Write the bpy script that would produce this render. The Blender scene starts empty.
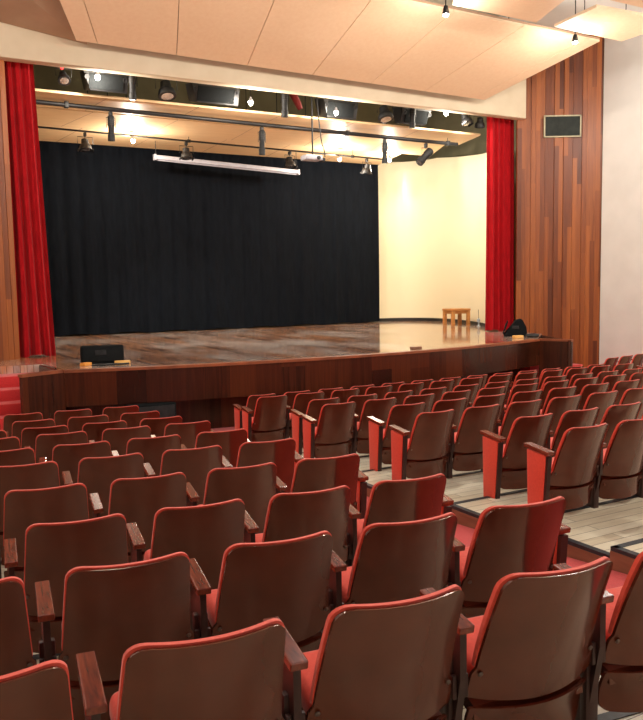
import bpy, bmesh, math, random
from mathutils import Vector, Matrix
random.seed(7)
S = bpy.context.scene
COL = S.collection
PI = math.pi
ZO = 2.33                                   # eye height above the flat floor before the stage

# ------------------------------------------------------------------ materials
def new_mat(name):
    m = bpy.data.materials.new(name); m.use_nodes = True
    nt = m.node_tree; b = nt.nodes['Principled BSDF']
    return m, nt, b
def setp(b, **k):
    for n, v in k.items():
        n = n.replace('_', ' ')
        if n in b.inputs: b.inputs[n].default_value = v
def c4(c): return (c[0], c[1], c[2], 1)
def noise_mat(name, c1, c2, rough=.5, scale=(8,8,8), detail=4, bump=0., nscale=1., metal=0., coat=0., rough2=None, dist=.0, spec=.5, sheen=0):
    m, nt, b = new_mat(name)
    tc = nt.nodes.new('ShaderNodeTexCoord'); mp = nt.nodes.new('ShaderNodeMapping')
    mp.inputs['Scale'].default_value = scale
    n = nt.nodes.new('ShaderNodeTexNoise'); n.inputs['Scale'].default_value = nscale; n.inputs['Detail'].default_value = detail
    n.inputs['Distortion'].default_value = dist
    r = nt.nodes.new('ShaderNodeValToRGB'); r.color_ramp.elements[0].position = .3; r.color_ramp.elements[1].position = .7
    r.color_ramp.elements[0].color = c4(c1); r.color_ramp.elements[1].color = c4(c2)
    L = nt.links.new
    L(tc.outputs['Object'], mp.inputs['Vector']); L(mp.outputs[0], n.inputs['Vector']); L(n.outputs['Fac'], r.inputs['Fac'])
    L(r.outputs['Color'], b.inputs['Base Color'])
    setp(b, Roughness=rough, Metallic=metal, Coat_Weight=coat, Coat_Roughness=.1, Specular_IOR_Level=spec, Sheen_Weight=sheen)
    if rough2 is not None:
        mr = nt.nodes.new('ShaderNodeMapRange'); mr.inputs['To Min'].default_value = rough; mr.inputs['To Max'].default_value = rough2
        L(n.outputs['Fac'], mr.inputs['Value']); L(mr.outputs[0], b.inputs['Roughness'])
    if bump:
        bp = nt.nodes.new('ShaderNodeBump'); bp.inputs['Strength'].default_value = bump; bp.inputs['Distance'].default_value = .01
        L(n.outputs['Fac'], bp.inputs['Height']); L(bp.outputs[0], b.inputs['Normal'])
    return m
def plank_mat(name, cols, size, rough=.35, horiz=False, grain=(1,1,1), gap=.004, axis='xy', rough2=None, worn=None, mortar=(.02,.01,.005)):
    """planks laid with a brick pattern; size = (length, width)"""
    m, nt, b = new_mat(name); L = nt.links.new
    tc = nt.nodes.new('ShaderNodeTexCoord'); mp = nt.nodes.new('ShaderNodeMapping')
    if axis == 'yx': mp.inputs['Rotation'].default_value = (0, 0, PI/2)
    L(tc.outputs['Object'], mp.inputs['Vector'])
    br = nt.nodes.new('ShaderNodeTexBrick')
    br.offset = .37; br.offset_frequency = 2
    br.inputs['Scale'].default_value = 1; br.inputs['Brick Width'].default_value = size[0]; br.inputs['Row Height'].default_value = size[1]
    br.inputs['Mortar Size'].default_value = gap; br.inputs['Mortar Smooth'].default_value = 0.1; br.inputs['Bias'].default_value = 0
    br.inputs['Color1'].default_value = (0,0,0,1); br.inputs['Color2'].default_value = (1,1,1,1); br.inputs['Mortar'].default_value = (.5,.5,.5,1)
    L(mp.outputs[0], br.inputs['Vector'])
    mp2 = nt.nodes.new('ShaderNodeMapping'); mp2.inputs['Scale'].default_value = grain
    L(tc.outputs['Object'], mp2.inputs['Vector'])
    n = nt.nodes.new('ShaderNodeTexNoise'); n.inputs['Scale'].default_value = 3; n.inputs['Detail'].default_value = 6; n.inputs['Distortion'].default_value = .4
    L(mp2.outputs[0], n.inputs['Vector'])
    mix = nt.nodes.new('ShaderNodeMix'); mix.data_type = 'FLOAT'; mix.inputs['Factor'].default_value = .55
    L(br.outputs['Color'], mix.inputs['A']); L(n.outputs['Fac'], mix.inputs['B'])
    r = nt.nodes.new('ShaderNodeValToRGB')
    els = r.color_ramp.elements
    els[0].position = .12; els[0].color = c4(cols[0]); els[1].position = .88; els[1].color = c4(cols[-1])
    for i, c in enumerate(cols[1:-1]):
        e = els.new(.12 + .76*(i+1)/(len(cols)-1)); e.color = c4(c)
    L(mix.outputs[0], r.inputs['Fac'])
    base = r.outputs['Color']
    if worn:
        n2 = nt.nodes.new('ShaderNodeTexNoise'); n2.inputs['Scale'].default_value = .45; n2.inputs['Detail'].default_value = 5; n2.inputs['Roughness'].default_value = .65
        mp3 = nt.nodes.new('ShaderNodeMapping'); mp3.inputs['Scale'].default_value = (2.6, .9, 1); L(tc.outputs['Object'], mp3.inputs['Vector']); L(mp3.outputs[0], n2.inputs['Vector'])
        r2 = nt.nodes.new('ShaderNodeValToRGB'); r2.color_ramp.elements[0].position = .46; r2.color_ramp.elements[1].position = .66
        L(n2.outputs['Fac'], r2.inputs['Fac'])
        mx = nt.nodes.new('ShaderNodeMix'); mx.data_type = 'RGBA'
        L(r2.outputs['Color'], mx.inputs['Factor']); L(base, mx.inputs[6]); mx.inputs[7].default_value = c4(worn)
        base = mx.outputs[2]
    m2 = nt.nodes.new('ShaderNodeMix'); m2.data_type = 'RGBA'
    L(br.outputs['Fac'], m2.inputs['Factor']); L(base, m2.inputs[6]); m2.inputs[7].default_value = c4(mortar)
    L(m2.outputs[2], b.inputs['Base Color'])
    setp(b, Roughness=rough)
    if rough2 is not None:
        mr = nt.nodes.new('ShaderNodeMapRange'); mr.inputs['To Min'].default_value = rough; mr.inputs['To Max'].default_value = rough2
        L(n.outputs['Fac'], mr.inputs['Value']); L(mr.outputs[0], b.inputs['Roughness'])
    return m
def strip_mat(name, cols, w, rough=.4, spec=.4):
    """vertical boards: tone changes board by board and at broken heights, with long vertical grain (object x runs along the wall)"""
    m, nt, b = new_mat(name); L = nt.links.new
    tc = nt.nodes.new('ShaderNodeTexCoord'); sx = nt.nodes.new('ShaderNodeSeparateXYZ'); L(tc.outputs['Object'], sx.inputs[0])
    def math_(op, a, b_=None):
        n = nt.nodes.new('ShaderNodeMath'); n.operation = op
        for i, v in enumerate((a, b_)):
            if v is None: continue
            if isinstance(v, (int, float)): n.inputs[i].default_value = v
            else: L(v, n.inputs[i])
        return n.outputs[0]
    idx = math_('FLOOR', math_('DIVIDE', sx.outputs['X'], w))
    wn = nt.nodes.new('ShaderNodeTexWhiteNoise'); wn.noise_dimensions = '1D'; L(idx, wn.inputs['W'])
    zz = math_('ADD', math_('DIVIDE', sx.outputs['Z'], 3.6), math_('MULTIPLY', wn.outputs['Value'], 1.7))
    seg = math_('FLOOR', zz)
    wn2 = nt.nodes.new('ShaderNodeTexWhiteNoise'); wn2.noise_dimensions = '2D'
    cb = nt.nodes.new('ShaderNodeCombineXYZ'); L(idx, cb.inputs[0]); L(seg, cb.inputs[1]); L(cb.outputs[0], wn2.inputs['Vector'])
    mp = nt.nodes.new('ShaderNodeMapping'); mp.inputs['Scale'].default_value = (26, 26, 1.1); L(tc.outputs['Object'], mp.inputs['Vector'])
    n = nt.nodes.new('ShaderNodeTexNoise'); n.inputs['Scale'].default_value = 1; n.inputs['Detail'].default_value = 6; n.inputs['Distortion'].default_value = .6
    L(mp.outputs[0], n.inputs['Vector'])
    f = math_('ADD', math_('MULTIPLY', wn2.outputs['Value'], .62), math_('MULTIPLY', n.outputs['Fac'], .38))
    r = nt.nodes.new('ShaderNodeValToRGB'); els = r.color_ramp.elements
    els[0].position = .15; els[0].color = c4(cols[0]); els[1].position = .85; els[1].color = c4(cols[-1])
    for i, c in enumerate(cols[1:-1]):
        e = els.new(.15 + .7*(i+1)/(len(cols)-1)); e.color = c4(c)
    L(f, r.inputs['Fac']); L(r.outputs['Color'], b.inputs['Base Color'])
    setp(b, Roughness=rough, Specular_IOR_Level=spec)
    bp = nt.nodes.new('ShaderNodeBump'); bp.inputs['Strength'].default_value = .15; bp.inputs['Distance'].default_value = .004
    L(n.outputs['Fac'], bp.inputs['Height']); L(bp.outputs[0], b.inputs['Normal'])
    return m
def emit_mat(name, col, strength):
    m, nt, b = new_mat(name); setp(b, Base_Color=c4(col), Emission_Color=c4(col), Emission_Strength=strength); return m

M = {}
M['shell'] = noise_mat('brown_laminate', (.068,.013,.006), (.100,.019,.009), rough=.10, rough2=.2, scale=(5,5,5), detail=5, spec=.75)
M['shell'].node_tree.nodes['Principled BSDF'].inputs['Specular Tint'].default_value = (1,.74,.62,1)
M['red'] = noise_mat('red_upholstery', (.74,.055,.025), (.82,.075,.035), rough=.75, scale=(60,60,60), bump=.15, sheen=.3)
M['arm'] = noise_mat('varnished_arm_wood', (.07,.010,.004), (.24,.036,.013), rough=.22, scale=(40,5,40), detail=6, dist=1., coat=.2)
M['metal'] = noise_mat('dark_seat_metal', (.03,.010,.008), (.05,.016,.012), rough=.4, scale=(12,12,12), metal=.2)
M['bolt'] = noise_mat('bolt_steel', (.10,.07,.055), (.16,.12,.10), rough=.35, metal=.7)
M['carpet'] = noise_mat('red_carpet', (.52,.020,.022), (.66,.035,.035), rough=.95, scale=(90,90,90), bump=.3, sheen=.3)
M['step_carpet'] = M['carpet']
M['vinyl'] = plank_mat('pale_wood_vinyl', [(.55,.45,.31),(.74,.65,.48),(.84,.77,.60),(.68,.61,.48)], (1.1,.11), rough=.35, grain=(1.2,14,1), gap=.003, mortar=(.2,.14,.09))
M['nosing'] = noise_mat('black_rubber_nosing', (.012,.014,.018), (.03,.033,.04), rough=.5, scale=(30,30,30))
M['riser'] = noise_mat('brown_riser_wood', (.20,.085,.045), (.30,.14,.08), rough=.5, scale=(3,3,20))
M['stagefloor'] = plank_mat('worn_stage_boards', [(.07,.045,.040),(.24,.135,.10),(.62,.28,.13),(.34,.24,.20)], (2.6,.10), rough=.04, rough2=.24, grain=(14,.6,1), gap=.003, axis='yx', worn=(.68,.60,.56))
setp(M['stagefloor'].node_tree.nodes['Principled BSDF'], Coat_Weight=.45, Coat_Roughness=.06)
M['fascia'] = strip_mat('dark_fascia_veneer', [(.014,.005,.003),(.034,.009,.004),(.080,.020,.007),(.024,.008,.004)], .42, rough=.25)
M['lip'] = noise_mat('worn_stage_lip', (.16,.045,.018), (.34,.10,.035), rough=.4, scale=(4,4,4))
M['woodwall'] = strip_mat('jatoba_wall_boards', [(.09,.019,.004),(.16,.037,.007),(.25,.064,.012),(.37,.108,.021),(.20,.050,.010)], .11, rough=.38)
M['velvet'] = noise_mat('red_velvet', (.34,.002,.006), (.48,.004,.010), rough=.85, scale=(20,20,4), sheen=.1, spec=.2)
M['black_cloth'] = noise_mat('black_drape_cloth', (.0032,.0045,.0070), (.006,.008,.012), rough=.95, scale=(14,14,3), sheen=.0, spec=.08)
M['cream'] = noise_mat('glossy_cream_shell', (.85,.78,.56), (.87,.80,.58), rough=.3, scale=(.7,.7,.7), detail=0)
M['header'] = noise_mat('ivory_plaster', (.70,.60,.43), (.76,.66,.49), rough=.8, scale=(3,3,3))
M['white'] = noise_mat('off_white_plaster', (.72,.72,.69), (.78,.78,.75), rough=.85, scale=(2,2,2), bump=.05)
M['tan'] = noise_mat('tan_reflector_board', (.87,.64,.42), (.91,.69,.47), rough=.55, scale=(14,14,14))
M['shelltan'] = noise_mat('stage_reflector_board', (.80,.55,.30), (.88,.63,.37), rough=.5, scale=(1.5,8,1))
M['seam'] = noise_mat('panel_seam', (.42,.26,.16), (.48,.3,.19), rough=.8)
M['ceil'] = noise_mat('brown_tan_ceiling', (.42,.28,.18), (.48,.33,.22), rough=.9, scale=(2,2,2))
M['voidgrey'] = noise_mat('dark_grey_ceiling', (.10,.10,.11), (.15,.15,.16), rough=.9, scale=(2,2,2))
M['olive'] = noise_mat('olive_fly_wall', (.22,.20,.12), (.30,.27,.17), rough=.9, scale=(1.5,1.5,1.5))
M['black'] = noise_mat('black_paint', (.006,.006,.007), (.012,.012,.013), rough=.5, scale=(10,10,10))
M['blackmatte'] = noise_mat('black_carpet_covering', (.006,.007,.008), (.015,.017,.018), rough=.95, scale=(60,60,60), bump=.2, spec=.1)
M['steel'] = noise_mat('worn_black_steel', (.008,.008,.009), (.020,.020,.022), rough=.6, scale=(12,12,12), spec=.25)
M['silver'] = noise_mat('silver_reflector', (.55,.55,.55), (.7,.7,.7), rough=.25, metal=.9)
M['screenwhite'] = noise_mat('white_enamel', (.38,.38,.44), (.45,.45,.51), rough=.4)
M['grille'] = noise_mat('dark_green_grille', (.025,.032,.028), (.05,.06,.05), rough=.6)
M['grilleframe'] = noise_mat('brass_grille_frame', (.42,.38,.24), (.5,.46,.3), rough=.5)
M['stool'] = noise_mat('honey_pine', (.42,.17,.045), (.58,.27,.08), rough=.4, scale=(3,3,25), detail=5, dist=.5)
M['orange'] = noise_mat('orange_block', (.75,.28,.04), (.9,.4,.08), rough=.6)
M['yellow'] = noise_mat('yellow_block', (.8,.42,.10), (.9,.55,.18), rough=.6)
M['redcloth'] = noise_mat('red_sleeve_cloth', (.12,.003,.003), (.18,.006,.006), rough=.8)
M['bulb'] = emit_mat('lit_bulb', (1,.93,.82), 60)
M['redled'] = emit_mat('red_indicator', (1,.02,.02), 6)
M['bluelamp'] = noise_mat('blue_white_plastic', (.3,.36,.42), (.5,.56,.62), rough=.4)

# ------------------------------------------------------------------ mesh helpers
def finish(bm, name, mat, parent=None, smooth=True, angle=35, loc=None):
    bmesh.ops.recalc_face_normals(bm, faces=bm.faces)
    me = bpy.data.meshes.new(name); bm.to_mesh(me); bm.free()
    if isinstance(mat, (list, tuple)):
        for k in mat: me.materials.append(M[k])
    else: me.materials.append(M[mat])
    if smooth:
        for p in me.polygons: p.use_smooth = True
        me.set_sharp_from_angle(angle=math.radians(angle))
    o = bpy.data.objects.new(name, me); COL.objects.link(o)
    if parent is not None: o.parent = parent
    if loc is not None: o.location = loc
    return o
def box(bm, x0, x1, y0, y1, z0, z1, bev=0, seg=2, mtx=None, mi=0):
    vs = [bm.verts.new(v) for v in ((x0,y0,z0),(x1,y0,z0),(x1,y1,z0),(x0,y1,z0),(x0,y0,z1),(x1,y0,z1),(x1,y1,z1),(x0,y1,z1))]
    fs = [bm.faces.new([vs[i] for i in f]) for f in ((3,2,1,0),(4,5,6,7),(0,1,5,4),(1,2,6,5),(2,3,7,6),(3,0,4,7))]
    for f in fs: f.material_index = mi
    if mtx is not None: bmesh.ops.transform(bm, matrix=mtx, verts=vs)
    if bev:
        es = list({e for f in fs for e in f.edges})
        bmesh.ops.bevel(bm, geom=es, offset=bev, segments=seg, profile=.5, affect='EDGES')
def prism(bm, pts, z0, z1, mi=0):
    a = [bm.verts.new((p[0],p[1],z0)) for p in pts]; b = [bm.verts.new((p[0],p[1],z1)) for p in pts]
    f = [bm.faces.new(a[::-1]), bm.faces.new(b)]
    n = len(pts)
    for i in range(n): f.append(bm.faces.new((a[i],a[(i+1)%n],b[(i+1)%n],b[i])))
    for q in f: q.material_index = mi
def hexa(bm, P8, mi=0):
    """eight corners: four below, four above, same order"""
    vs = [bm.verts.new(p) for p in P8]
    for f in ((3,2,1,0),(4,5,6,7),(0,1,5,4),(1,2,6,5),(2,3,7,6),(3,0,4,7)):
        bm.faces.new([vs[i] for i in f]).material_index = mi
def tube(bm, pts, r, n=10, cap=True):
    pts = [Vector(p) for p in pts]; rings = []
    up = Vector((0,0,1))
    for i, p in enumerate(pts):
        t = (pts[min(i+1,len(pts)-1)] - pts[max(i-1,0)]).normalized()
        a = t.cross(up) if abs(t.z) < .95 else t.cross(Vector((1,0,0)))
        a.normalize(); b = t.cross(a)
        rr = r[i] if isinstance(r, (list, tuple)) else r
        rings.append([bm.verts.new(p + a*rr*math.cos(2*PI*k/n) + b*rr*math.sin(2*PI*k/n)) for k in range(n)])
    for q in range(len(rings)-1):
        for k in range(n): bm.faces.new((rings[q][k], rings[q][(k+1)%n], rings[q+1][(k+1)%n], rings[q+1][k]))
    if cap: bm.faces.new(rings[0][::-1]); bm.faces.new(rings[-1])
def lathe(bm, prof, n=20, mtx=None, close=True):
    """profile of (radius, z) turned about z"""
    rings = []; vs = []
    for r, z in prof:
        ring = [bm.verts.new((r*math.cos(2*PI*k/n), r*math.sin(2*PI*k/n), z)) for k in range(n)]
        rings.append(ring); vs += ring
    for q in range(len(rings)-1):
        for k in range(n): bm.faces.new((rings[q][k], rings[q][(k+1)%n], rings[q+1][(k+1)%n], rings[q+1][k]))
    if close: bm.faces.new(rings[0][::-1]); bm.faces.new(rings[-1])
    if mtx is not None: bmesh.ops.transform(bm, matrix=mtx, verts=vs)
def thing(name, label, cat, loc=(0,0,0), rz=0, group=None):
    o = bpy.data.objects.new(name, None); COL.objects.link(o)
    o.location = loc; o.rotation_euler = (0,0,rz); o.empty_display_size = .1
    o['label'] = label; o['category'] = cat
    if group: o['group'] = group
    return o
def tag(o, label, cat, group=None):
    o['label'] = label; o['category'] = cat
    if group: o['group'] = group
    return o
def struct(o): o['kind'] = 'structure'; return o
def setlab(o, l): o['label'] = l; return o

# ------------------------------------------------------------------ theatre seat
def lerp(a, b, t): return a + (b-a)*t
def curved_panel(zb, zt, yb, yt, wb, wt, bulge, thick, rt, rb, off=0, grow=0, nx=16, crown=0., sag=0., wing=0., zw=.43):
    """a plywood sheet bowed in plan and leaning back; rt / rb round its top / bottom corners"""
    bm = bmesh.new()
    ts = [0,.008,.02,.04,.07,.11,.16,.20,.225,.24,.255,.27,.29,.32,.4,.5,.6,.7,.78,.84,.89,.93,.96,.98,.992,1]
    H = zt - zb + 2*grow; zb -= grow; F = []; B = []
    for t in ts:
        z = zb + H*t
        hw = lerp(wb, wt, t)/2 + grow
        if wing: hw += wing*min(1, max(0, (zw-z)/.022))
        dt, db = (1-t)*H, t*H
        if dt < rt: hw -= rt - math.sqrt(max(0, rt*rt - (rt-dt)**2))
        if db < rb: hw -= rb - math.sqrt(max(0, rb*rb - (rb-db)**2))
        fr = []; ba = []
        yl = lerp(yb, yt, t) + .012*math.sin(PI*t)
        for i in range(nx+1):
            s = -1 + 2*i/nx; x = s*hw
            u = x/(wb/2)
            u = max(-1, min(1, u))
            y = yl - bulge*(1-u*u) + off
            zz = z + crown*(1-u*u)*(t) - sag*(1-u*u)*(1-t)
            ba.append(bm.verts.new((x, y, zz))); fr.append(bm.verts.new((x, y+thick, zz)))
        F.append(fr); B.append(ba)
    nr = len(ts)
    for r in range(nr-1):
        for i in range(nx):
            bm.faces.new((B[r][i], B[r][i+1], B[r+1][i+1], B[r+1][i]))
            bm.faces.new((F[r][i+1], F[r][i], F[r+1][i], F[r+1][i+1]))
        bm.faces.new((B[r][0], B[r+1][0], F[r+1][0], F[r][0])); bm.faces.new((B[r+1][nx], B[r][nx], F[r][nx], F[r+1][nx]))
    for i in range(nx):
        bm.faces.new((B[0][i+1], B[0][i], F[0][i], F[0][i+1])); bm.faces.new((B[nr-1][i], B[nr-1][i+1], F[nr-1][i+1], F[nr-1][i]))
    return bm
SP = .56
def make_seat(end=0):
    """end: -1 aisle panel on the left, +1 aisle panel on the right, 0 none. Base: floor level under the top of the back; +y faces the stage"""
    t = thing('theatre_seat', '', 'theatre seat')
    bk = finish(curved_panel(.318, .775, .150, 0, .478, .418, .064, .012, .052, .012, sag=.016, crown=-.006, wing=.012), 'backrest', 'shell', t)
    finish(curved_panel(.425, .776, .119, 0, .462, .418, .062, .017, .053, .02, off=.013, grow=.004, crown=-.006), 'back_cushion', 'red', t)
    finish(curved_panel(.125, .284, .185, .145, .468, .480, .070, .013, .010, .035, sag=.012), 'lower_panel', 'shell', t)
    bm = bmesh.new()
    box(bm, -.215, .215, .18, .43, .315, .40, bev=.03, seg=4)
    for v in bm.verts:
        v.co.z += .05*(v.co.y-.175)/.255
        if v.co.z > .38: v.co.z += .018*(1-(v.co.x/.23)**2)
    finish(bm, 'seat_cushion', 'red', t)
    bm = bmesh.new(); hexa(bm, [(-.222,.145,.235),(.222,.145,.235),(.215,.41,.315),(-.215,.41,.315),(-.222,.150,.285),(.222,.150,.285),(.215,.41,.358),(-.215,.41,.358)]); finish(bm, 'seat_pan', 'shell', t)
    sides = [-1] if end <= 0 else [-1, 1]
    for s in sides:
        x = s*SP/2
        is_end = (end == s)
        if is_end:
            bm = bmesh.new()
            x0, x1 = (x-.035, x+.02) if s < 0 else (x-.02, x+.035)
            hexa(bm, [(x0,.165,0),(x1,.165,0),(x1,.31,0),(x0,.31,0),(x0,.125,.557),(x1,.125,.557),(x1,.325,.58),(x0,.325,.58)])
            bmesh.ops.bevel(bm, geom=bm.edges[:], offset=.012, segments=3, profile=.5, affect='EDGES')
            finish(bm, 'end_panel', 'red', t)
            bm = bmesh.new()
            hexa(bm, [(x0+.008,.148,0),(x1-.008,.148,0),(x1-.008,.18,0),(x0+.008,.18,0),(x0+.008,.103,.55),(x1-.008,.103,.55),(x1-.008,.135,.55),(x0+.008,.135,.55)])
            finish(bm, 'end_panel_edge', 'metal', t, smooth=False)
        else:
            bm = bmesh.new()
            hexa(bm, [(x-.014,.20,0),(x+.014,.20,0),(x+.014,.36,0),(x-.014,.36,0),(x-.012,.12,.40),(x+.012,.12,.40),(x+.012,.33,.40),(x-.012,.33,.40)])
            hexa(bm, [(x-.012,.12,.40),(x+.012,.12,.40),(x+.012,.33,.40),(x-.012,.33,.40),(x-.012,.12,.560),(x+.012,.12,.560),(x+.012,.30,.583),(x-.012,.30,.583)])
            box(bm, x-.029, x+.029, .19, .38, 0, .012)
            box(bm, x-.028, x+.028, .165, .20, .0, .46, bev=.006)
            for q in (-1, 1):
                box(bm, *(sorted((x+q*.012, x+q*.030))), .135, .155, .33, .41, bev=.004)
            finish(bm, 'standard', 'metal', t)
        bm = bmesh.new()
        w = .028 if not is_end else .038
        hexa(bm, [(x-w,.10,.560),(x+w,.10,.560),(x+w,.35,.590),(x-w,.35,.590),(x-w,.095,.587),(x+w,.095,.587),(x+w*.97,.355,.620),(x-w*.97,.355,.620)])
        bmesh.ops.bevel(bm, geom=bm.edges[:], offset=.005, segments=3, profile=.5, affect='EDGES')
        finish(bm, 'armrest', 'arm', t, smooth=False)
    for s in (-1, 1):
        bm = bmesh.new()
        lathe(bm, [(.009,0),(.009,.003),(.005,.006)], n=10, mtx=Matrix.Translation((s*.222,.112,.412)) @ Matrix.Rotation(math.radians(90+15),4,'X') )
        finish(bm, 'bolt', 'bolt', bk)
    return t
def copy_tree(o, parent=None, keep=False):
    c = o.copy(); COL.objects.link(c)
    if parent is not None: c.parent = parent
    for ch in o.children: copy_tree(ch, c)
    return c
protos = {0: make_seat(0), -1: make_seat(-1), 1: make_seat(1)}
used = set()
def place_seat(x, y, z, rz, end, label, group):
    p = protos[end]
    if end in used: p = copy_tree(p)
    else: used.add(end)
    p.location = (x, y, z); p.rotation_euler = (0, 0, rz)
    p['label'] = label; p['group'] = group

ORD = ['first','second','third','fourth','fifth','sixth','seventh','eighth','ninth','tenth','eleventh','twelfth','thirteenth','fourteenth']
ZF = [-1.669,-1.723,-1.786,-1.846,-1.902,-1.960,-2.023,-2.088,-2.165,-2.205,-2.295,-2.33]
DYL = [.042,-.028,-.063,-.019,.045,.029,.052,-.028,-.035,.005]
DXL = [-.034,-.022,-.03,-.007,.01,-.007,.009,.002,.029,.051]
ZL = [-1.660,-1.717,-1.786,-1.846,-1.902,-1.960,-2.023,-2.088,-2.151,-2.206]
def yl(k, x): return 1.772 + .875*k + DYL[k] - .114*(x-1)
SKEW = math.atan(-.114)
for k in range(10):
    row = 'in the nearest row' if k == 0 else ('in the row nearest the stage' if k == 9 else
          '%s row from the stage' % ORD[9-k])
    for i in range(5):
        x = 2.394 + DXL[k] - i*.56
        if i == 0: lab = 'red-rimmed brown seat at the aisle end, left block, ' + row
        elif i == 4: lab = 'red-rimmed brown seat furthest from the aisle, left block, ' + row
        else: lab = 'red-rimmed brown seat, left block, %s, %s from the aisle' % (row, ORD[i])
        if k >= 8 and i > 3: continue
        place_seat(x, yl(k, x), ZL[k], SKEW, 1 if i == 0 else 0, lab, 'theatre seats in the left block')
YC = {2:3.17, 3:4.07, 4:4.87, 5:5.80, 6:6.65, 7:7.50, 8:8.35, 9:9.2, 10:10.0}
X0 = {2:4.59, 3:4.31, 4:4.56, 5:4.23, 6:4.52, 7:4.17, 8:4.46, 9:4.15, 10:4.37}
NV = {2:1, 3:3, 4:4, 5:7, 6:9, 7:10, 8:12, 9:13, 10:13}
for k in range(2, 11):
    row = {10:'front row by the stage', 2:'nearest row, cut by the frame'}.get(k, '%s row from the stage' % ORD[10-k])
    for j in range(NV[k]):
        x = X0[k] + .215 + .56*j
        if j == 0: lab = 'brown seat with red aisle end panel, middle block, ' + row
        else: lab = 'red-rimmed brown seat, middle block, %s, %s from the near aisle' % (row, ORD[j])
        place_seat(x, YC[k], ZF[k], 0, -1 if j == 0 else 0, lab, 'theatre seats in the middle block')
RS = math.atan(.2)
for k, (bx, by, z, n) in {0:(12.60,10.75,-2.30,4), 1:(12.95,9.9,-2.26,1)}.items():
    for j in range(n):
        x = bx + .56*math.cos(RS)*j; y = by + .56*math.sin(RS)*j
        lab = ('dark brown seat by the white wall, right block front row, %s from the aisle' % ORD[j]) if k == 0 else \
              'dark brown seat at the right edge, right block second row'
        place_seat(x, y, z, RS, -1 if j == 0 else 0, lab, 'theatre seats in the right block')

# ------------------------------------------------------------------ floors
XA0, XA1 = 2.76, 4.02                       # the carpeted aisle
XB0, XB1 = 11.7, 12.25
edgeC = {k: YC.get(k, 0)+.25 for k in YC}
for k in (1, 0, -1, -2, -3, -4): edgeC[k] = edgeC[k+1]-.86
edgeC[11] = 10.98
def zfk(k): return ZF[k] if k >= 0 else ZF[0] - .05*k
def slab(k, L, name='floor'):
    """one terrace: L = the four plan corners (near-left, near-right, far-right, far-left)"""
    z = zfk(k)
    bm = bmesh.new(); prism(bm, L, z-.35, z)
    o = struct(finish(bm, name, 'vinyl', smooth=False))
    return o, z
def strip(bm, a, b, w, side, z, h):
    a = Vector((a[0],a[1],0)); b = Vector((b[0],b[1],0)); d = (b-a).normalized(); n = Vector((-d.y, d.x, 0))*side
    pts = [a, b, b+n*w, a+n*w]
    hexa(bm, [(p.x,p.y,z-h) for p in pts] + [(p.x,p.y,z+.004) for p in pts])
for k in range(-4, 11):
    y0, y1 = edgeC[k], edgeC[k+1]
    L = [(XA1,y0),(XB0,y0),(XB0,y1),(XA1,y1)]
    o, z = slab(k, L)
    bm = bmesh.new()
    strip(bm, (XA1-.003,y0), (XA1-.003,y1), .05, -1, z, .022)
    strip(bm, (XA1,y1+.003), (XB0,y1+.003), .05, -1, z, .022)
    finish(bm, 'nosing', 'nosing', o, smooth=False)
    bm = bmesh.new()
    hexa(bm, [(XA1-.008,y0,z-.34),(XA1-.001,y0,z-.34),(XA1-.001,y1,z-.34),(XA1-.008,y1,z-.34),(XA1-.008,y0,z-.022),(XA1-.001,y0,z-.022),(XA1-.001,y1,z-.022),(XA1-.008,y1,z-.022)])
    finish(bm, 'riser', 'riser', o, smooth=False)
    kk = min(k, 9)
    e = lambda q, x: (yl(q, x)+.27) if 0 <= q <= 9 else (yl(0, x)+.27 + .875*q if q < 0 else yl(9, x)+1.15)
    if k <= 9:
        L = [(-1.4,e(k,-1.4)),(XA0,e(k,XA0)),(XA0,e(k+1,XA0)),(-1.4,e(k+1,-1.4))]
        o, z = slab(k, L)
        bm = bmesh.new()
        strip(bm, (XA0+.003,e(k,XA0)), (XA0+.003,e(k+1,XA0)), .05, 1, z, .022)
        strip(bm, (-1.4,e(k+1,-1.4)+.003), (XA0,e(k+1,XA0)+.003), .05, -1, z, .022)
        finish(bm, 'nosing', 'nosing', o, smooth=False)
    if k >= 4 and k <= 9:
        L = [(XB1,y0-.0),(15.9,y0+.5),(15.9,y1+.5),(XB1,y1-.0)]
        o, z = slab(k, L)
# the carpet that runs down both aisles, and the flat floor before the stage
def ramp(x0, x1, name):
    bm = bmesh.new(); pr = []
    ks = list(range(-4, 11))
    pts = [(edgeC[k]+.43, zfk(k)-.115) for k in ks]
    pts = [(-3.5, zfk(-4)-.1)] + [p for p in pts if p[0] > -3.4 and p[0] < 10.4] + [(10.6, -2.34)]
    T = [[bm.verts.new((x, y, z)) for x in (x0, x1)] for y, z in pts]
    B = [[bm.verts.new((x, y, z-.3)) for x in (x0, x1)] for y, z in pts]
    for i in range(len(pts)-1):
        bm.faces.new((T[i][0],T[i][1],T[i+1][1],T[i+1][0])); bm.faces.new((B[i][1],B[i][0],B[i+1][0],B[i+1][1]))
        for s in (0, 1): bm.faces.new((T[i][s],T[i+1][s],B[i+1][s],B[i][s]))
    bm.faces.new((T[0][0],B[0][0],B[0][1],T[0][1])); bm.faces.new((T[-1][0],T[-1][1],B[-1][1],B[-1][0]))
    return struct(finish(bm, name, 'carpet', smooth=False))
ramp(XA0, XA1-.008, 'floor'); ramp(XB0, XB1, 'floor')
bm = bmesh.new(); box(bm, -2.2, 17.2, 10.4, 15.2, -2.62, -2.345); struct(finish(bm, 'floor', 'carpet', smooth=False))
bm = bmesh.new(); box(bm, -2.2, 17.2, -4.5, 12, -2.9, -2.64); struct(finish(bm, 'floor', 'carpet', smooth=False))

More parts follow.
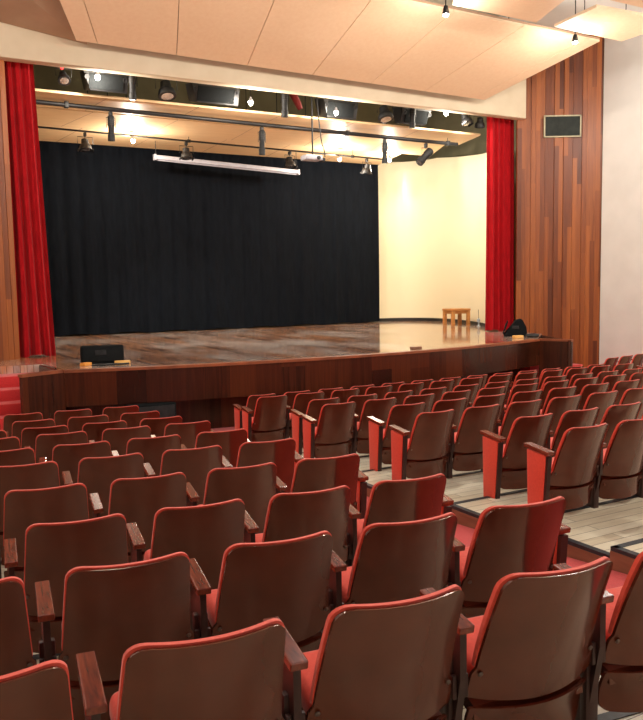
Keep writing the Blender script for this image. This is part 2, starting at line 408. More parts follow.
# ------------------------------------------------------------------ stage
ZS = -1.18
XC = 7.0
def arc(n=24):
    # shallow bow from the left kink to the right kink
    pts = []
    for i in range(n+1):
        t = i/n; x = 2.23 + t*(11.72-2.23)
        base = lerp(11.86, 11.93, t)
        bow = .72*(1-(2*t-1)**2)
        pts.append((x, base-bow))
    return pts
A = arc()
top = A + [(13.0,13.1),(13.4,14.25),(16.3,14.6),(16.3,22.2),(.2,22.2),(.2,14.55),(1.9,14.4),(.85,13.66),(1.2,13.16),(2.15,13.05)]
bm = bmesh.new(); prism(bm, top, ZS-.12, ZS); struct(finish(bm, 'floor', 'stagefloor', smooth=False))
def ribbon(bm, pts, th, z0, z1, side=1):
    n = len(pts); q = []
    for i, p in enumerate(pts):
        a = Vector(pts[max(i-1,0)]); b = Vector(pts[min(i+1,n-1)]); d = (b-a).normalized()
        nn = Vector((-d.y, d.x))*th*side
        q.append((p[0]+nn.x, p[1]+nn.y))
    V = [[bm.verts.new((a[0],a[1],z)) for z in (z0,z1)] + [bm.verts.new((b[0],b[1],z)) for z in (z0,z1)] for a, b in zip(pts, q)]
    for i in range(n-1):
        a, b = V[i], V[i+1]
        bm.faces.new((a[0],b[0],b[1],a[1])); bm.faces.new((b[2],a[2],a[3],b[3])); bm.faces.new((a[1],b[1],b[3],a[3])); bm.faces.new((b[0],a[0],a[2],b[2]))
    bm.faces.new((V[0][0],V[0][1],V[0][3],V[0][2])); bm.faces.new((V[-1][1],V[-1][0],V[-1][2],V[-1][3]))
Af = [(x, y-.045) for x, y in A]
bm = bmesh.new(); ribbon(bm, Af, .04, -1.72, ZS-.035); struct(finish(bm, 'trim_1', 'fascia'))
bm = bmesh.new(); ribbon(bm, [(x,y-.02) for x,y in Af], .16, ZS-.035, ZS+.006); struct(finish(bm, 'trim_2', 'lip'))
bm = bmesh.new(); ribbon(bm, [(2.3,12.25)] + [(x, y+.36) for x, y in A[2:-2]] + [(11.6,12.3)], .08, -2.345, -1.3); struct(finish(bm, 'wall_apron', 'fascia'))
bm = bmesh.new(); box(bm, 2.4, 11.6, 11.0, 12.3, -2.345, -2.26); struct(finish(bm, 'floor', 'carpet', smooth=False))
# wing parapets at both ends of the apron
for n, (a, b, c) in enumerate((((1.60,11.50),(2.23,11.82),(2.32,12.7)), ((11.72,11.89),(12.0,11.27),None))):
    bm = bmesh.new(); ribbon(bm, [a, b], .07, -2.345, ZS-.03); struct(finish(bm, 'trim_%d' % (3+2*n), 'fascia', smooth=False))
    bm = bmesh.new(); ribbon(bm, [a, b], .10, ZS-.03, ZS+.012); struct(finish(bm, 'trim_%d' % (4+2*n), 'lip', smooth=False))
bm = bmesh.new(); ribbon(bm, [(2.20,11.86),(2.12,13.02)], .05, -2.345, ZS-.005, 1); struct(finish(bm, 'wall_stairwell', 'fascia', smooth=False))
bm = bmesh.new(); ribbon(bm, [(11.99,11.28),(12.9,13.1)], .05, -2.345, ZS-.005, 1); struct(finish(bm, 'trim_9', 'fascia', smooth=False))
# carpeted steps climbing to the stage on both sides
t = thing('carpeted_steps', 'red carpeted steps climbing to the stage beside the left red curtain', 'steps', (0,0,0))
for i, (z, y1) in enumerate(((-1.30,12.95),(-1.465,12.62),(-1.63,12.30),(-1.79,12.0),(-1.96,11.7),(-2.13,11.4))):
    bm = bmesh.new(); box(bm, .25, lerp(2.05, 1.55, i/5), y1-.30, min(y1+.75, 13.15), -2.345 if i == 5 else z-.19, z, bev=.012); finish(bm, 'step', 'step_carpet', t)
t = thing('carpeted_steps', 'red carpeted steps just behind the right end of the stage apron', 'steps', (0,0,0))
for i in range(5):
    z = -1.35 - .172*i; x1 = 12.42 + .40*i
    bm = bmesh.new(); box(bm, x1-.40, x1, 12.45, 13.05, -2.345, z, bev=.012)
    finish(bm, 'step', 'step_carpet', t)

# ------------------------------------------------------------------ walls
def batten_wall(name, p0, p1, z0, z1, w=.11, back=.12):
    """boards of slightly different depth; object x runs along the wall from p0 to p1"""
    p0, p1 = Vector(p0), Vector(p1); d = p1-p0; Lw = d.length; ang = math.atan2(d.y, d.x)
    bm = bmesh.new(); rnd = random.Random(3)
    box(bm, 0, Lw, .03, back, z0, z1)
    x = 0
    while x < Lw-.001:
        x2 = min(x+w, Lw); dep = rnd.choice([0,.006,.012,.02,.026])
        box(bm, x+.002, x2-.002, dep, .035, z0, z1)
        x = x2
    o = finish(bm, name, 'woodwall', smooth=False); o.location = (p0.x, p0.y, 0); o.rotation_euler = (0,0,ang)
    return struct(o)
batten_wall('wall_right_of_stage', (13.36,14.32), (15.12,13.32), -2.345, 5.9)
batten_wall('wall_left_of_stage', (.1,13.2), (1.99,14.32), -2.345, 5.9)
def wall(name, a, b, th, z0, z1, mat):
    bm = bmesh.new(); ribbon(bm, [a, b], th, z0, z1, 1); return struct(finish(bm, name, mat, smooth=False))
wall('wall_right', (16.3,-4.3), (15.12,13.32), -.15, -2.64, 6.8, 'white')
wall('wall_left', (-1.45,-4.3), (-1.45,13.3), .15, -2.64, 6.8, 'white')
wall('wall_left_return', (-1.45,13.2), (.1,13.2), .15, -2.345, 6.8, 'woodwall')
wall('wall_back', (-1.6,-4.4), (16.5,-4.4), -.12, -2.64, 6.8, 'white')
# proscenium header
bm = bmesh.new(); box(bm, 1.86, 13.44, 14.12, 14.36, 3.83, 6.5, bev=.008)
struct(finish(bm, 'wall_header', 'header'))
bm = bmesh.new(); box(bm, -1.5, 16.2, 14.36, 14.5, 5.9, 6.6); struct(finish(bm, 'wall_header', 'white', smooth=False))
# ceilings
bm = bmesh.new(); box(bm, -1.6, 16.6, -4.5, 14.4, 6.5, 6.65); struct(finish(bm, 'ceiling', 'voidgrey', smooth=False))
bm = bmesh.new()
hexa(bm, [(-1.4,14.1,4.80),(3.3,14.1,4.20),(2.6,10.2,5.9),(-1.4,10.2,5.6),(-1.4,14.1,4.9),(3.3,14.1,4.3),(2.6,10.2,6.0),(-1.4,10.2,5.7)])
struct(finish(bm, 'ceiling', 'ceil', smooth=False))
bm = bmesh.new()
hexa(bm, [(12.2,14.3,5.75),(15.4,13.9,5.75),(15.6,9.5,5.75),(12.2,9.5,5.75),(12.2,14.3,5.85),(15.4,13.9,5.85),(15.6,9.5,5.85),(12.2,9.5,5.85)])
struct(finish(bm, 'ceiling', 'white', smooth=False))
# the big tan reflector made of boards over the front of the hall
def q(a, b, t): return tuple(lerp(u, v, t) for u, v in zip(a, b))
FL, FR = (3.06,13.8,4.15), (11.9,13.8,4.04); NL, NR = (1.98,11.56,4.94), (12.98,11.56,4.83)
t0 = thing('ceiling_reflector', 'large tan acoustic reflector of eight boards hanging over the stage edge', 'acoustic panel', (7.5,12.7,4.5))
xs = [3.06,3.41,4.80,6.17,7.55,8.90,10.25,11.59,11.9]
def inv(p): return (p[0]-7.5, p[1]-12.7, p[2]-4.5)
for i in range(8):
    ta, tb = (xs[i]-3.06)/8.84, (xs[i+1]-3.06)/8.84
    g = .0007
    a, b = q(FL,FR,ta+(g if i else 0)), q(FL,FR,tb-(g if i<7 else 0)); c, d = q(NL,NR,tb-(g if i<7 else 0)), q(NL,NR,ta+(g if i else 0))
    bm = bmesh.new(); hexa(bm, [inv(p) for p in (a,b,c,d)] + [inv((p[0],p[1],p[2]+.035)) for p in (a,b,c,d)])
    finish(bm, 'reflector_board', 'tan', t0, smooth=False)
bm = bmesh.new(); hexa(bm, [inv((p[0],p[1],p[2]+.036)) for p in (FL,FR,NR,NL)] + [inv((p[0],p[1],p[2]+.075)) for p in (FL,FR,NR,NL)])
finish(bm, 'backing_frame', 'seam', t0, smooth=False)
for x in (3.2,5.5,8.5,11.5):
    bm = bmesh.new(); tube(bm, [inv((x,12.6,4.6)), inv((x,12.6,6.5))], .008, n=6); finish(bm, 'hanger_rod', 'steel', t0)
def reflector(label, P4, rods):
    c = Vector((sum(p[0] for p in P4)/4, sum(p[1] for p in P4)/4, sum(p[2] for p in P4)/4))
    t = thing('ceiling_reflector', label, 'acoustic panel', c)
    bm = bmesh.new(); hexa(bm, [tuple(Vector(p)-c) for p in P4] + [tuple(Vector(p)-c+Vector((0,0,.05))) for p in P4])
    finish(bm, 'reflector_board', 'tan', t, smooth=False)
    for r in rods:
        bm = bmesh.new(); tube(bm, [Vector(r)-c, Vector((r[0],r[1],6.5))-c], .008, n=6); finish(bm, 'hanger_rod', 'steel', t)
reflector('tan acoustic reflector at the top edge, left of the hanging lamp', [(8.61,10.8,4.64),(10.51,10.8,4.63),(9.62,8.6,4.58),(7.2,8.6,4.55)], [(9.0,9.8,4.65),(10.1,10.5,4.68)])
reflector('tan acoustic reflector angled by the right wall', [(11.05,10.9,4.66),(12.97,11.0,4.68),(13.3,10.0,4.80),(11.36,10.2,4.84)], [(11.5,10.6,4.84),(12.6,10.6,4.84)])
reflector('tan acoustic reflector cut by the top right corner', [(10.55,9.2,4.52),(12.3,9.2,4.52),(12.4,7.8,4.60),(10.6,7.8,4.6)], [(11.5,8.6,4.6)])

# ventilation grille on the wood wall
P0 = Vector((13.36,14.32)); D = (Vector((15.12,13.32))-P0).normalized(); ang = math.atan2(D.y, D.x)
g = thing('ventilation_grille', 'dark louvred ventilation grille high on the wooden wall right of stage', 'vent', (P0.x+D.x*.64, P0.y+D.y*.64, 3.66), ang)
bm = bmesh.new()
for (a,b,c,d) in ((-.02,.86,.225,.255),(-.02,.86,-.255,-.225),(-.02,.01,-.255,.255),(.83,.86,-.255,.255)): box(bm, a, b, -.035, 0, c, d)
finish(bm, 'grille_frame', 'grilleframe', g, smooth=False)
bm = bmesh.new()
box(bm, 0, .84, -.008, 0, -.24, .24)
for i in range(34): box(bm, .012+i*.0245, .018+i*.0245, -.03, -.006, -.235, .235)
finish(bm, 'louvre', 'grille', g, smooth=False)

# stage shell: cream side walls, olive fly walls, black drape
def cream_wall(pts, name):
    bm = bmesh.new(); ribbon(bm, pts, .05, ZS+.10, 3.72, 1)
    for v in bm.verts:
        if v.co.z > 3: v.co.z = 3.32 + .52*min(1, max(0, (v.co.y-15.75)/3.9))
    return struct(finish(bm, name, 'cream', angle=60))
pr = [(13.75,15.75),(14.2,16.5),(14.62,17.5),(14.95,18.5),(15.12,19.5),(15.0,20.2),(14.6,20.75),(14.0,21.0),(13.2,21.05)]
def smoothline(p, n=5):
    out = []
    for i in range(len(p)-1):
        a, b, c, d = p[max(i-1,0)], p[i], p[i+1], p[min(i+2,len(p)-1)]
        for s in range(n):
            t = s/n
            out.append(tuple(.5*((2*b[k])+(-a[k]+c[k])*t+(2*a[k]-5*b[k]+4*c[k]-d[k])*t*t+(-a[k]+3*b[k]-3*c[k]+d[k])*t**3) for k in (0,1)))
    return out + [p[-1]]
prs = smoothline(pr)
cream_wall(prs, 'wall_stage_right')
bm = bmesh.new(); ribbon(bm, [(x-.01,y) for x,y in prs], .05, ZS, ZS+.10, 1); struct(finish(bm, 'baseboard_stage_right', 'black', angle=60))
# thin seams on the cream wall
for n, z in enumerate((-.66,)):
    bm = bmesh.new(); ribbon(bm, [(x-.004,y) for x,y in prs], .006, z-.006, z+.006, 1); struct(finish(bm, 'trim_10', 'header', angle=60))
for n, i in enumerate((9, 22, 31)):
    x, y = prs[i]; bm = bmesh.new(); box(bm, x-.006, x+.004, y-.006, y+.006, ZS+.1, 3.3 + .5*min(1, max(0, (y-15.75)/3.9))); struct(finish(bm, 'trim_%d' % (11+n), 'header', smooth=False))
XM = 7.68
pl = [(2*XM-x, y) for x, y in prs][::-1]
cream_wall(pl, 'wall_stage_left')
wall('wall_fly_back', (-.6,22.0), (17.0,22.0), .15, ZS, 8.5, 'olive')
wall('wall_fly_right', (16.4,14.4), (16.4,22.0), -.15, ZS, 8.5, 'olive')
wall('wall_fly_left', (-.6,14.4), (-.6,22.0), .15, ZS, 8.5, 'olive')
bm = bmesh.new(); box(bm, -.8, 16.8, 14.4, 22.2, 8.5, 8.65); struct(finish(bm, 'ceiling', 'olive', smooth=False))

def drape(name, x0, x1, y, z0, z1, mat, label, cat, folds, amp, seed, flare=0., n=None, flat_top=True, skew=(0,0), irregular=False):
    """cloth hung in folds: a corrugated sheet with thickness, its folds deepening downwards"""
    rnd = random.Random(seed); W = x1-x0
    nx = n or int(folds*10); nz = 14
    ph = [rnd.uniform(0, 2*PI) for _ in range(4)]; wob = [rnd.uniform(.7, 1.3) for _ in range(64)]
    bm = bmesh.new(); V = []
    for j in range(nz+1):
        t = j/nz; z = z0 + (z1-z0)*t; row = []
        for i in range(nx+1):
            s = i/nx
            u = s*folds*2*PI
            a = amp*(.45+.55*(1-t)) if flat_top else amp
            w = math.sin(u + .8*math.sin(s*folds*.9+ph[0])) + .35*math.sin(1.9*u+ph[1]+.5*(1-t)) + .25*math.sin(.37*u+ph[2]+1.2*t)
            if irregular:
                w = math.sin(u*.8 + 2.6*math.sin(s*7.3+ph[0]) + .9*math.sin(s*31+ph[1])) * (.35+.65*abs(math.sin(s*11.3+ph[2]))) + .5*math.sin(u*.23+ph[3]) + .25*math.sin(u*2.1+3*math.sin(s*19)+.6*t)
            x = x0 + W*s + skew[0]*(1-t) + (s-.5)*flare*(1-t)*2 + .012*math.sin(3*t+u*.2)
            yy = y + a*w
            zz = z + (.02*math.sin(u*.31+ph[3]) if j == 0 else 0)
            row.append((x, yy, zz))
        V.append(row)
    th = .012
    F = [[bm.verts.new(p) for p in r] for r in V]; B = [[bm.verts.new((p[0],p[1]+th,p[2])) for p in r] for r in V]
    for j in range(nz):
        for i in range(nx):
            bm.faces.new((F[j][i],F[j][i+1],F[j+1][i+1],F[j+1][i])); bm.faces.new((B[j][i+1],B[j][i],B[j+1][i],B[j+1][i+1]))
        bm.faces.new((F[j][0],F[j+1][0],B[j+1][0],B[j][0])); bm.faces.new((F[j+1][nx],F[j][nx],B[j][nx],B[j+1][nx]))
    for i in range(nx):
        bm.faces.new((F[0][i+1],F[0][i],B[0][i],B[0][i+1])); bm.faces.new((F[nz][i],F[nz][i+1],B[nz][i+1],B[nz][i]))
    o = finish(bm, name, mat, angle=80); o.location = (0,0,0)
    return tag(o, label, cat)
drape('stage_backdrop_curtain', 1.2, 13.42, 20.45, ZS+.03, 3.66, 'black_cloth', 'black drape hanging in folds across the back of the stage', 'curtain', 30, .04, 5, irregular=True)
drape('stage_curtain', 2.0, 2.47, 14.62, ZS+.015, 3.95, 'velvet', 'gathered red velvet curtain at the left side of the stage', 'curtain', 3.6, .06, 8, flare=.08, n=80, skew=(.09,0))
drape('stage_curtain', 12.70, 13.50, 14.62, ZS+.02, 3.95, 'velvet', 'gathered red velvet curtain at the right side of the stage', 'curtain', 4.6, .065, 9, flare=.02, n=110)

# tan reflector ceilings above the stage
def stage_reflector(label, y0, y1, xr0, xr1, z0, z1):
    t = thing('stage_reflector', label, 'acoustic panel', (8,(y0+y1)/2,z0))
    c = Vector((8,(y0+y1)/2,z0)); bm = bmesh.new()
    xl0, xl1 = 2*XM-xr0, 2*XM-xr1
    P4 = [(xl0,y0,z0),(xr0,y0,z0),(xr1,y1,z1),(xl1,y1,z1)]
    n = 6
    hexa(bm, [tuple(Vector(p)-c) for p in P4] + [tuple(Vector(p)-c+Vector((0,0,.045))) for p in P4])
    finish(bm, 'reflector_board', 'shelltan', t, smooth=False)
    bm = bmesh.new()
    for i in range(1, n):
        xa, xb = lerp(xl0,xr0,i/n), lerp(xl1,xr1,i/n)
        hexa(bm, [tuple(Vector(p)-c) for p in ((xa-.006,y0,z0-.002),(xa+.006,y0,z0-.002),(xb+.006,y1,z1-.002),(xb-.006,y1,z1-.002),(xa-.006,y0,z0+.01),(xa+.006,y0,z0+.01),(xb+.006,y1,z1+.01),(xb-.006,y1,z1+.01))])
    finish(bm, 'seam_strip', 'seam', t, smooth=False)
    for x in (4.5, 8.6, 11.8):
        bm = bmesh.new(); tube(bm, [Vector((x,(y0+y1)/2,z0+.04))-c, Vector((x,(y0+y1)/2,8.5))-c], .01, n=6); finish(bm, 'hanger_rod', 'steel', t)
stage_reflector('tan ceiling reflector over the front of the stage', 15.5, 16.65, 13.24, 13.5, 3.66, 3.64)
stage_reflector('tan ceiling reflector over the middle of the stage', 16.85, 18.25, 13.2, 13.75, 3.66, 3.60)
stage_reflector('tan ceiling reflector just in front of the black drape', 18.45, 20.3, 12.95, 13.35, 3.66, 3.62)

# ------------------------------------------------------------------ rigging
def batten(name, y, z0, z1, x0, x1, r, label, hx, top):
    c = Vector((x0,y,z0)); t = thing(name, label, 'pipe', c)
    bm = bmesh.new(); tube(bm, [(0,0,0),(x1-x0,0,z1-z0)], r, n=12); finish(bm, 'pipe', 'black', t)
    for x in hx:
        zz = lerp(z0,z1,(x-x0)/(x1-x0)); bm = bmesh.new(); tube(bm, [(x-x0,0,zz-z0+r),(x-x0,0,top-z0)], .006, n=6); finish(bm, 'hanger_cable', 'steel', t)
        bm = bmesh.new(); box(bm, x-x0-.04, x-x0+.04, -r-.012, r+.012, zz-z0-r-.012, zz-z0+r+.012, bev=.005); finish(bm, 'pipe_clamp', 'black', t)
batten('lighting_pipe', 14.95, 4.12, 4.10, 2.2, 13.2, .03, 'black lighting pipe close behind the ivory header', (3.0,7.0,11.9), 8.5)
batten('lighting_pipe', 16.0, 3.58, 3.50, 2.5, 12.9, .045, 'thick black lighting pipe below the front tan reflector', (3.3,9.65,12.6), 3.64)
batten('lighting_pipe', 18.3, 3.71-.14, 3.42, 2.3, 12.3, .022, 'thin black lighting pipe nearest the black drape', (3.0,6.6,11.2), 3.62)

def Rx(a): return Matrix.Rotation(math.radians(a), 4, 'X')
def yoke(bm, w, h):
    tube(bm, [(-w,0,-h),(-w,0,-.06),(w,0,-.06),(w,0,-h)], .008, n=6)
    tube(bm, [(0,0,-.07),(0,0,.0)], .014, n=8)
def can_light(x, y, zt, length, r, tilt, label, rz=0, mat='steel'):
    """ellipsoidal spot hung from a clamp: long barrel, lens ring, cable gland"""
    t = thing('ellipsoidal_spotlight', label, 'stage light', (x,y,zt), math.radians(rz), 'stage lights on the pipes')
    bm = bmesh.new(); box(bm, -.035,.035,-.04,.04,-.05,.055, bev=.01); finish(bm, 'clamp', 'black', t)
    bm = bmesh.new(); yoke(bm, r+.02, .06+length*.4); finish(bm, 'yoke', 'black', t)
    mt = Matrix.Translation((0,0,-.06-length*.4)) @ Rx(tilt)
    bm = bmesh.new()
    lathe(bm, [(r*.55,length*.5),(r*.95,length*.44),(r,length*.1),(r*.85,length*.05),(r*.85,-length*.25),(r*1.02,-length*.27),(r*1.02,-length*.5),(r*.8,-length*.5)], n=18, mtx=mt)
    finish(bm, 'barrel', mat, t)
    bm = bmesh.new(); 
    for q_ in (.3,.2,.12): lathe(bm, [(r*1.04,length*q_),(r*1.04,length*q_+.012)], n=18, mtx=mt)
    finish(bm, 'cooling_fin', 'black', t)
    bm = bmesh.new(); lathe(bm, [(r*.8,-length*.502),(r*.3,-length*.508)], n=18, mtx=mt); finish(bm, 'lens', 'silver', t)
def flood(x, y, zt, r, tilt, label, rz=0, big=False):
    """par / fresnel lantern: deep round can with a flared front on a wide yoke"""
    t = thing('fresnel_spotlight', label, 'stage light', (x,y,zt), math.radians(rz), 'stage lights on the pipes')
    bm = bmesh.new(); box(bm, -.03,.03,-.04,.04,-.04,.04, bev=.008); finish(bm, 'clamp', 'black', t)
    bm = bmesh.new(); yoke(bm, r*1.35, .08+r*1.2); finish(bm, 'yoke', 'black', t)
    mt = Matrix.Translation((0,0,-.10-r*1.2)) @ Rx(tilt)
    bm = bmesh.new()
    lathe(bm, [(r*.3,r*1.3),(r*.62,r*1.15),(r*.72,r*.3),(r*1.0,-.0),(r*1.12,-r*.55),(r*1.12,-r*.8),(r*.95,-r*.8)], n=20, mtx=mt)
    finish(bm, 'housing', 'black', t)
    bm = bmesh.new(); lathe(bm, [(r*.95,-r*.78),(r*.4,-r*.84)], n=20, mtx=mt); finish(bm, 'lens', 'silver', t)
    if big:
        for a in (-1,1):
            bm = bmesh.new(); box(bm, a*r*1.25-.01, a*r*1.25+.01, -r*.6, r*.6, -r*1.0, -r*.7, mtx=mt); finish(bm, 'barn_door', 'black', t, smooth=False)
def hung_speaker(x0, x1, y, zt, zb, label, flip=1):
    t = thing('hanging_loudspeaker', label, 'loudspeaker', ((x0+x1)/2,y,zt), 0, 'black loudspeakers under the header')
    w = (x1-x0)/2; h = zt-zb; bm = bmesh.new()
    k = .14
    hexa(bm, [(-w+k*max(flip,0)+.0,-.05,-h),(w-k*max(-flip,0),-.05,-h),(w-.1,.30,-h+.08),(-w+.1,.30,-h+.08),(-w,-.16,0),(w,-.16,0),(w-.05,.35,.1),(-w+.05,.35,.1)])
    bmesh.ops.bevel(bm, geom=bm.edges[:], offset=.012, segments=2, profile=.5, affect='EDGES'); finish(bm, 'cabinet', 'black', t)
    fl = math.atan2(.11, h)
    mt = Matrix.Translation((0,-.105,-h*.5)) @ Matrix.Rotation(fl,4,'X')
    bm = bmesh.new(); box(bm, -w*.74, w*.78, -.022, .0, -h*.42, h*.42, bev=.006, mtx=mt); finish(bm, 'front_grille', 'blackmatte', t)
    for s in (-1, 1):
        bm = bmesh.new(); lathe(bm, [(.045,.0),(.045,.012),(.03,.012),(.03,.0)], n=16, mtx=mt @ Matrix.Translation((s*w*.84,-.024,h*.22)) @ Rx(90)); finish(bm, 'handle_ring', 'steel', t)
    bm = bmesh.new(); tube(bm, [(-w*.7,0,0),(-w*.7,-.02,4.12-zt)], .012, n=6); tube(bm, [(w*.7,0,0),(w*.7,-.02,4.12-zt)], .012, n=6); finish(bm, 'mounting_bracket', 'steel', t)
hung_speaker(3.42, 4.26, 15.15, 4.0, 3.68, 'wide black loudspeaker hanging behind header, leftmost, with lit bulb before it')
hung_speaker(5.50, 6.53, 15.15, 4.0, 3.66, 'wide black loudspeaker hanging behind header, between round lantern and second lit bulb')
hung_speaker(8.50, 9.38, 15.2, 4.0, 3.64, 'wide black loudspeaker hanging behind header near the projector pole')
hung_speaker(10.52, 11.35, 15.15, 4.0, 3.66, 'black loudspeaker hanging behind header, rightmost, with a lit bulb at its right', -1)
ZP = 4.10
flood(3.05, 14.90, ZP-.08, .10, -35, 'small black lantern with red indicator light near the left red curtain')
bm = bmesh.new(); lathe(bm, [(.022,0),(.022,.012),(.008,.016)], n=12, mtx=Matrix.Translation((3.00,14.78,3.93)) @ Rx(90))
lan = [c for c in COL.objects if c.get('label','').startswith('small black lantern with red')][0]
o = finish(bm, 'indicator_light', 'redled', lan); o['label'] = 'tiny glowing red light'; o.location = -lan.location
can_light(4.27, 14.80, ZP-.08, .50, .068, 4, 'upright barrel spotlight at the right end of the leftmost hanging loudspeaker')
flood(4.94, 14.85, ZP-.06, .155, -20, 'big round black lantern between the two left hanging loudspeakers')
can_light(7.44, 14.80, ZP-.08, .54, .072, 4, 'upright barrel spotlight next to the red cloth behind the header')
flood(9.95, 14.85, ZP-.06, .155, -20, 'big round black lantern left of the rightmost hanging loudspeaker')
can_light(10.66, 14.80, ZP-.08, .50, .066, 4, 'upright barrel spotlight before the rightmost hanging loudspeaker')
flood(12.2, 14.8, ZP-.04, .12, -25, 'black lantern with pale lens left of the right red curtain', 20, True)
flood(12.6, 14.78, ZP-.10, .11, 25, 'dark lantern at the pipe end touching the right red curtain', -30)
can_light(4.15, 16.0, 3.46, .50, .068, 3, 'upright barrel spotlight on the thick pipe, leftmost of three')
can_light(7.46, 16.0, 3.435, .54, .068, 3, 'upright barrel spotlight on the thick pipe above the projection screen')
can_light(10.70, 16.0, 3.41, .50, .066, 3, 'upright barrel spotlight on the thick pipe right of the projector')
can_light(11.92, 16.0, 3.40, .50, .10, 0, 'slanted barrel spotlight on the thick pipe before the cream wall', 0)
o = [c for c in COL.objects if c.get('label','').startswith('slanted barrel')][0]
for c in o.children:
    if c.name.startswith(('barrel','cooling_fin','lens')): 
        c.matrix_local = Matrix.Translation((-.02,0,-.26)) @ Matrix.Rotation(math.radians(48),4,'Y') @ Matrix.Translation((0,0,.26))
for x, z, l in ((4.15,3.475,'short black lantern on the thin pipe near the left curtain'),(6.53,3.44,'short black lantern on the thin pipe above the screen left end'),
                (9.31,3.40,'short black lantern on the thin pipe beside the projector'),(11.65,3.365,'short black lantern on the thin pipe at its right end')):
    flood(x, 18.3, z, .125, -12 if x < 10 else 15, l, 0 if x < 8 else 14, True)

def wash(lan_label, target, power, size, blend=.6):
    lan = [c for c in COL.objects if c.get('label','').startswith(lan_label)][0]
    l = bpy.data.lights.new('lantern_beam', 'SPOT'); l.energy = power; l.spot_size = math.radians(size); l.spot_blend = blend; l.shadow_soft_size = .08; l.color = (1,.93,.78)
    lo = bpy.data.objects.new('lantern_beam', l); COL.objects.link(lo); lo.parent = lan
    p = Vector((0, .05, -.42)); mw = Matrix.Translation(lan.location) @ lan.rotation_euler.to_matrix().to_4x4()
    d = (Vector(target) - mw @ p); lo.matrix_local = Matrix.Translation(p) @ (mw.to_3x3().inverted() @ d.to_track_quat('-Z','Y').to_matrix()).to_4x4()
wash('black lantern with pale lens', (14.4,18.6,1.0), 430, 80)
wash('big round black lantern left of', (13.6,18.6,.2), 430, 75)
wash('big round black lantern between', (6.5,17.2,ZS), 2600, 80)  # beam added to this unlit lantern to brighten the left stage boards
LAMPS = []
def bulb(x, y, z, ztop, label, power, r=.05, col=(1,.89,.74)):
    t = thing('hanging_bulb', label, 'lamp', (x,y,z), 0, 'lit bare bulbs')
    bm = bmesh.new(); lathe(bm, [(.012,-.075),(.034,-.06),(.045,-.03),(.036,.005),(.018,.04)], n=16); finish(bm, 'bulb', 'bulb', t)
    bm = bmesh.new(); lathe(bm, [(.06,-.0),(.03,.05),(.02,.09)], n=16); finish(bm, 'lamp_holder', 'screenwhite', t)
    bm = bmesh.new(); tube(bm, [(0,0,.08),(0,0,ztop-z)], .005, n=6); finish(bm, 'flex', 'black', t)
    l = bpy.data.lights.new('bulb_light', 'POINT'); l.energy = power; l.shadow_soft_size = r; l.color = col
    lo = bpy.data.objects.new('bulb_light', l); COL.objects.link(lo); lo.parent = t; lo.location = (0,-.0,-.14)
    return t
PB = 95
bulb(3.62, 14.75, 3.86, 4.1, 'lit bulb before the leftmost hanging loudspeaker', PB)
bulb(6.65, 14.75, 3.70, 4.1, 'lit bulb between the second and third hanging loudspeakers', PB)
bulb(8.63, 14.75, 3.68, 4.1, 'lit bulb before the third hanging loudspeaker', PB)
bulb(11.57, 14.75, 3.92, 4.1, 'lit bulb right of the rightmost hanging loudspeaker', PB)
bulb(5.22, 18.22, 3.42, 3.50, 'small lit bulb on the thin pipe near the left drape', PB*1.7)
bulb(10.75, 18.22, 3.34, 3.42, 'small lit bulb on the thin pipe right of the projector', PB*1.7)
bulb(12.6, 18.6, 3.50, 3.62, 'small lit bulb under the rear reflector before the cream wall', PB*1.7)

# projection screen in its raised case, projector on a pole, cable, red cloth
t = thing('projection_screen', 'long white rolled-up projection screen before the black drape', 'projection screen', (6.06,19.3,3.24))
dz = -.15
bm = bmesh.new(); hexa(bm, [(0,-.06,-.05),(4.0,-.06,-.05+dz),(4.0,.06,-.05+dz),(0,.06,-.05),(0,-.06,.055),(4.0,-.06,.055+dz),(4.0,.06,.055+dz),(0,.06,.055)])
bmesh.ops.bevel(bm, geom=bm.edges[:], offset=.02, segments=3, profile=.5, affect='EDGES'); finish(bm, 'screen_case', 'screenwhite', t)
bm = bmesh.new(); tube(bm, [(.04,0,-.066),(3.96,0,-.066+dz)], .016, n=10); finish(bm, 'bottom_bar', 'screenwhite', t)
for x in (0, 4.0):
    bm = bmesh.new(); box(bm, x-.025, x+.025, -.075, .075, -.075+dz*x/4.0, .07+dz*x/4.0, bev=.008); finish(bm, 'end_cap', 'screenwhite', t)
    bm = bmesh.new(); tube(bm, [(x*.98+.03,0,.08+dz*x/4.05),(x*.98+.03,0,3.64-3.24)], .008, n=6); finish(bm, 'hanging_strap', 'steel', t)
t = thing('hanging_projector', 'white projector hanging on a pole above the stage', 'projector', (8.32,15.22,2.76))
bm = bmesh.new(); box(bm, -.25,.16,-.14,.14,-.06,.05, bev=.02, seg=3); finish(bm, 'casing', 'screenwhite', t)
bm = bmesh.new(); lathe(bm, [(.04,0),(.04,.03),(.028,.04)], n=16, mtx=Matrix.Translation((.05,-.14,-.01)) @ Rx(90)); finish(bm, 'lens', 'black', t)
bm = bmesh.new(); tube(bm, [(-.02,0,.05),(-.02,0,1.55)], .018, n=8); finish(bm, 'pole', 'steel', t)
bm = bmesh.new(); box(bm, .165,.27,-.06,.06,-.07,.01, bev=.015); finish(bm, 'cable_box', 'black', t)
bm = bmesh.new()
tube(bm, [(8.36,15.12,4.3),(8.38,15.12,3.9),(8.42,15.12,3.5),(8.47,15.12,3.1),(8.54,15.12,2.9),(8.56,15.135,2.79)], .012, n=6)
tag(finish(bm, 'power_cable', 'black'), 'thin cable drooping from the header pipe to the projector', 'cable')
bm = bmesh.new(); tube(bm, [(7.62,14.84,4.03),(7.66,14.82,3.93),(7.74,14.80,3.78),(7.80,14.80,3.66)], [.09,.075,.07,.05], n=12)
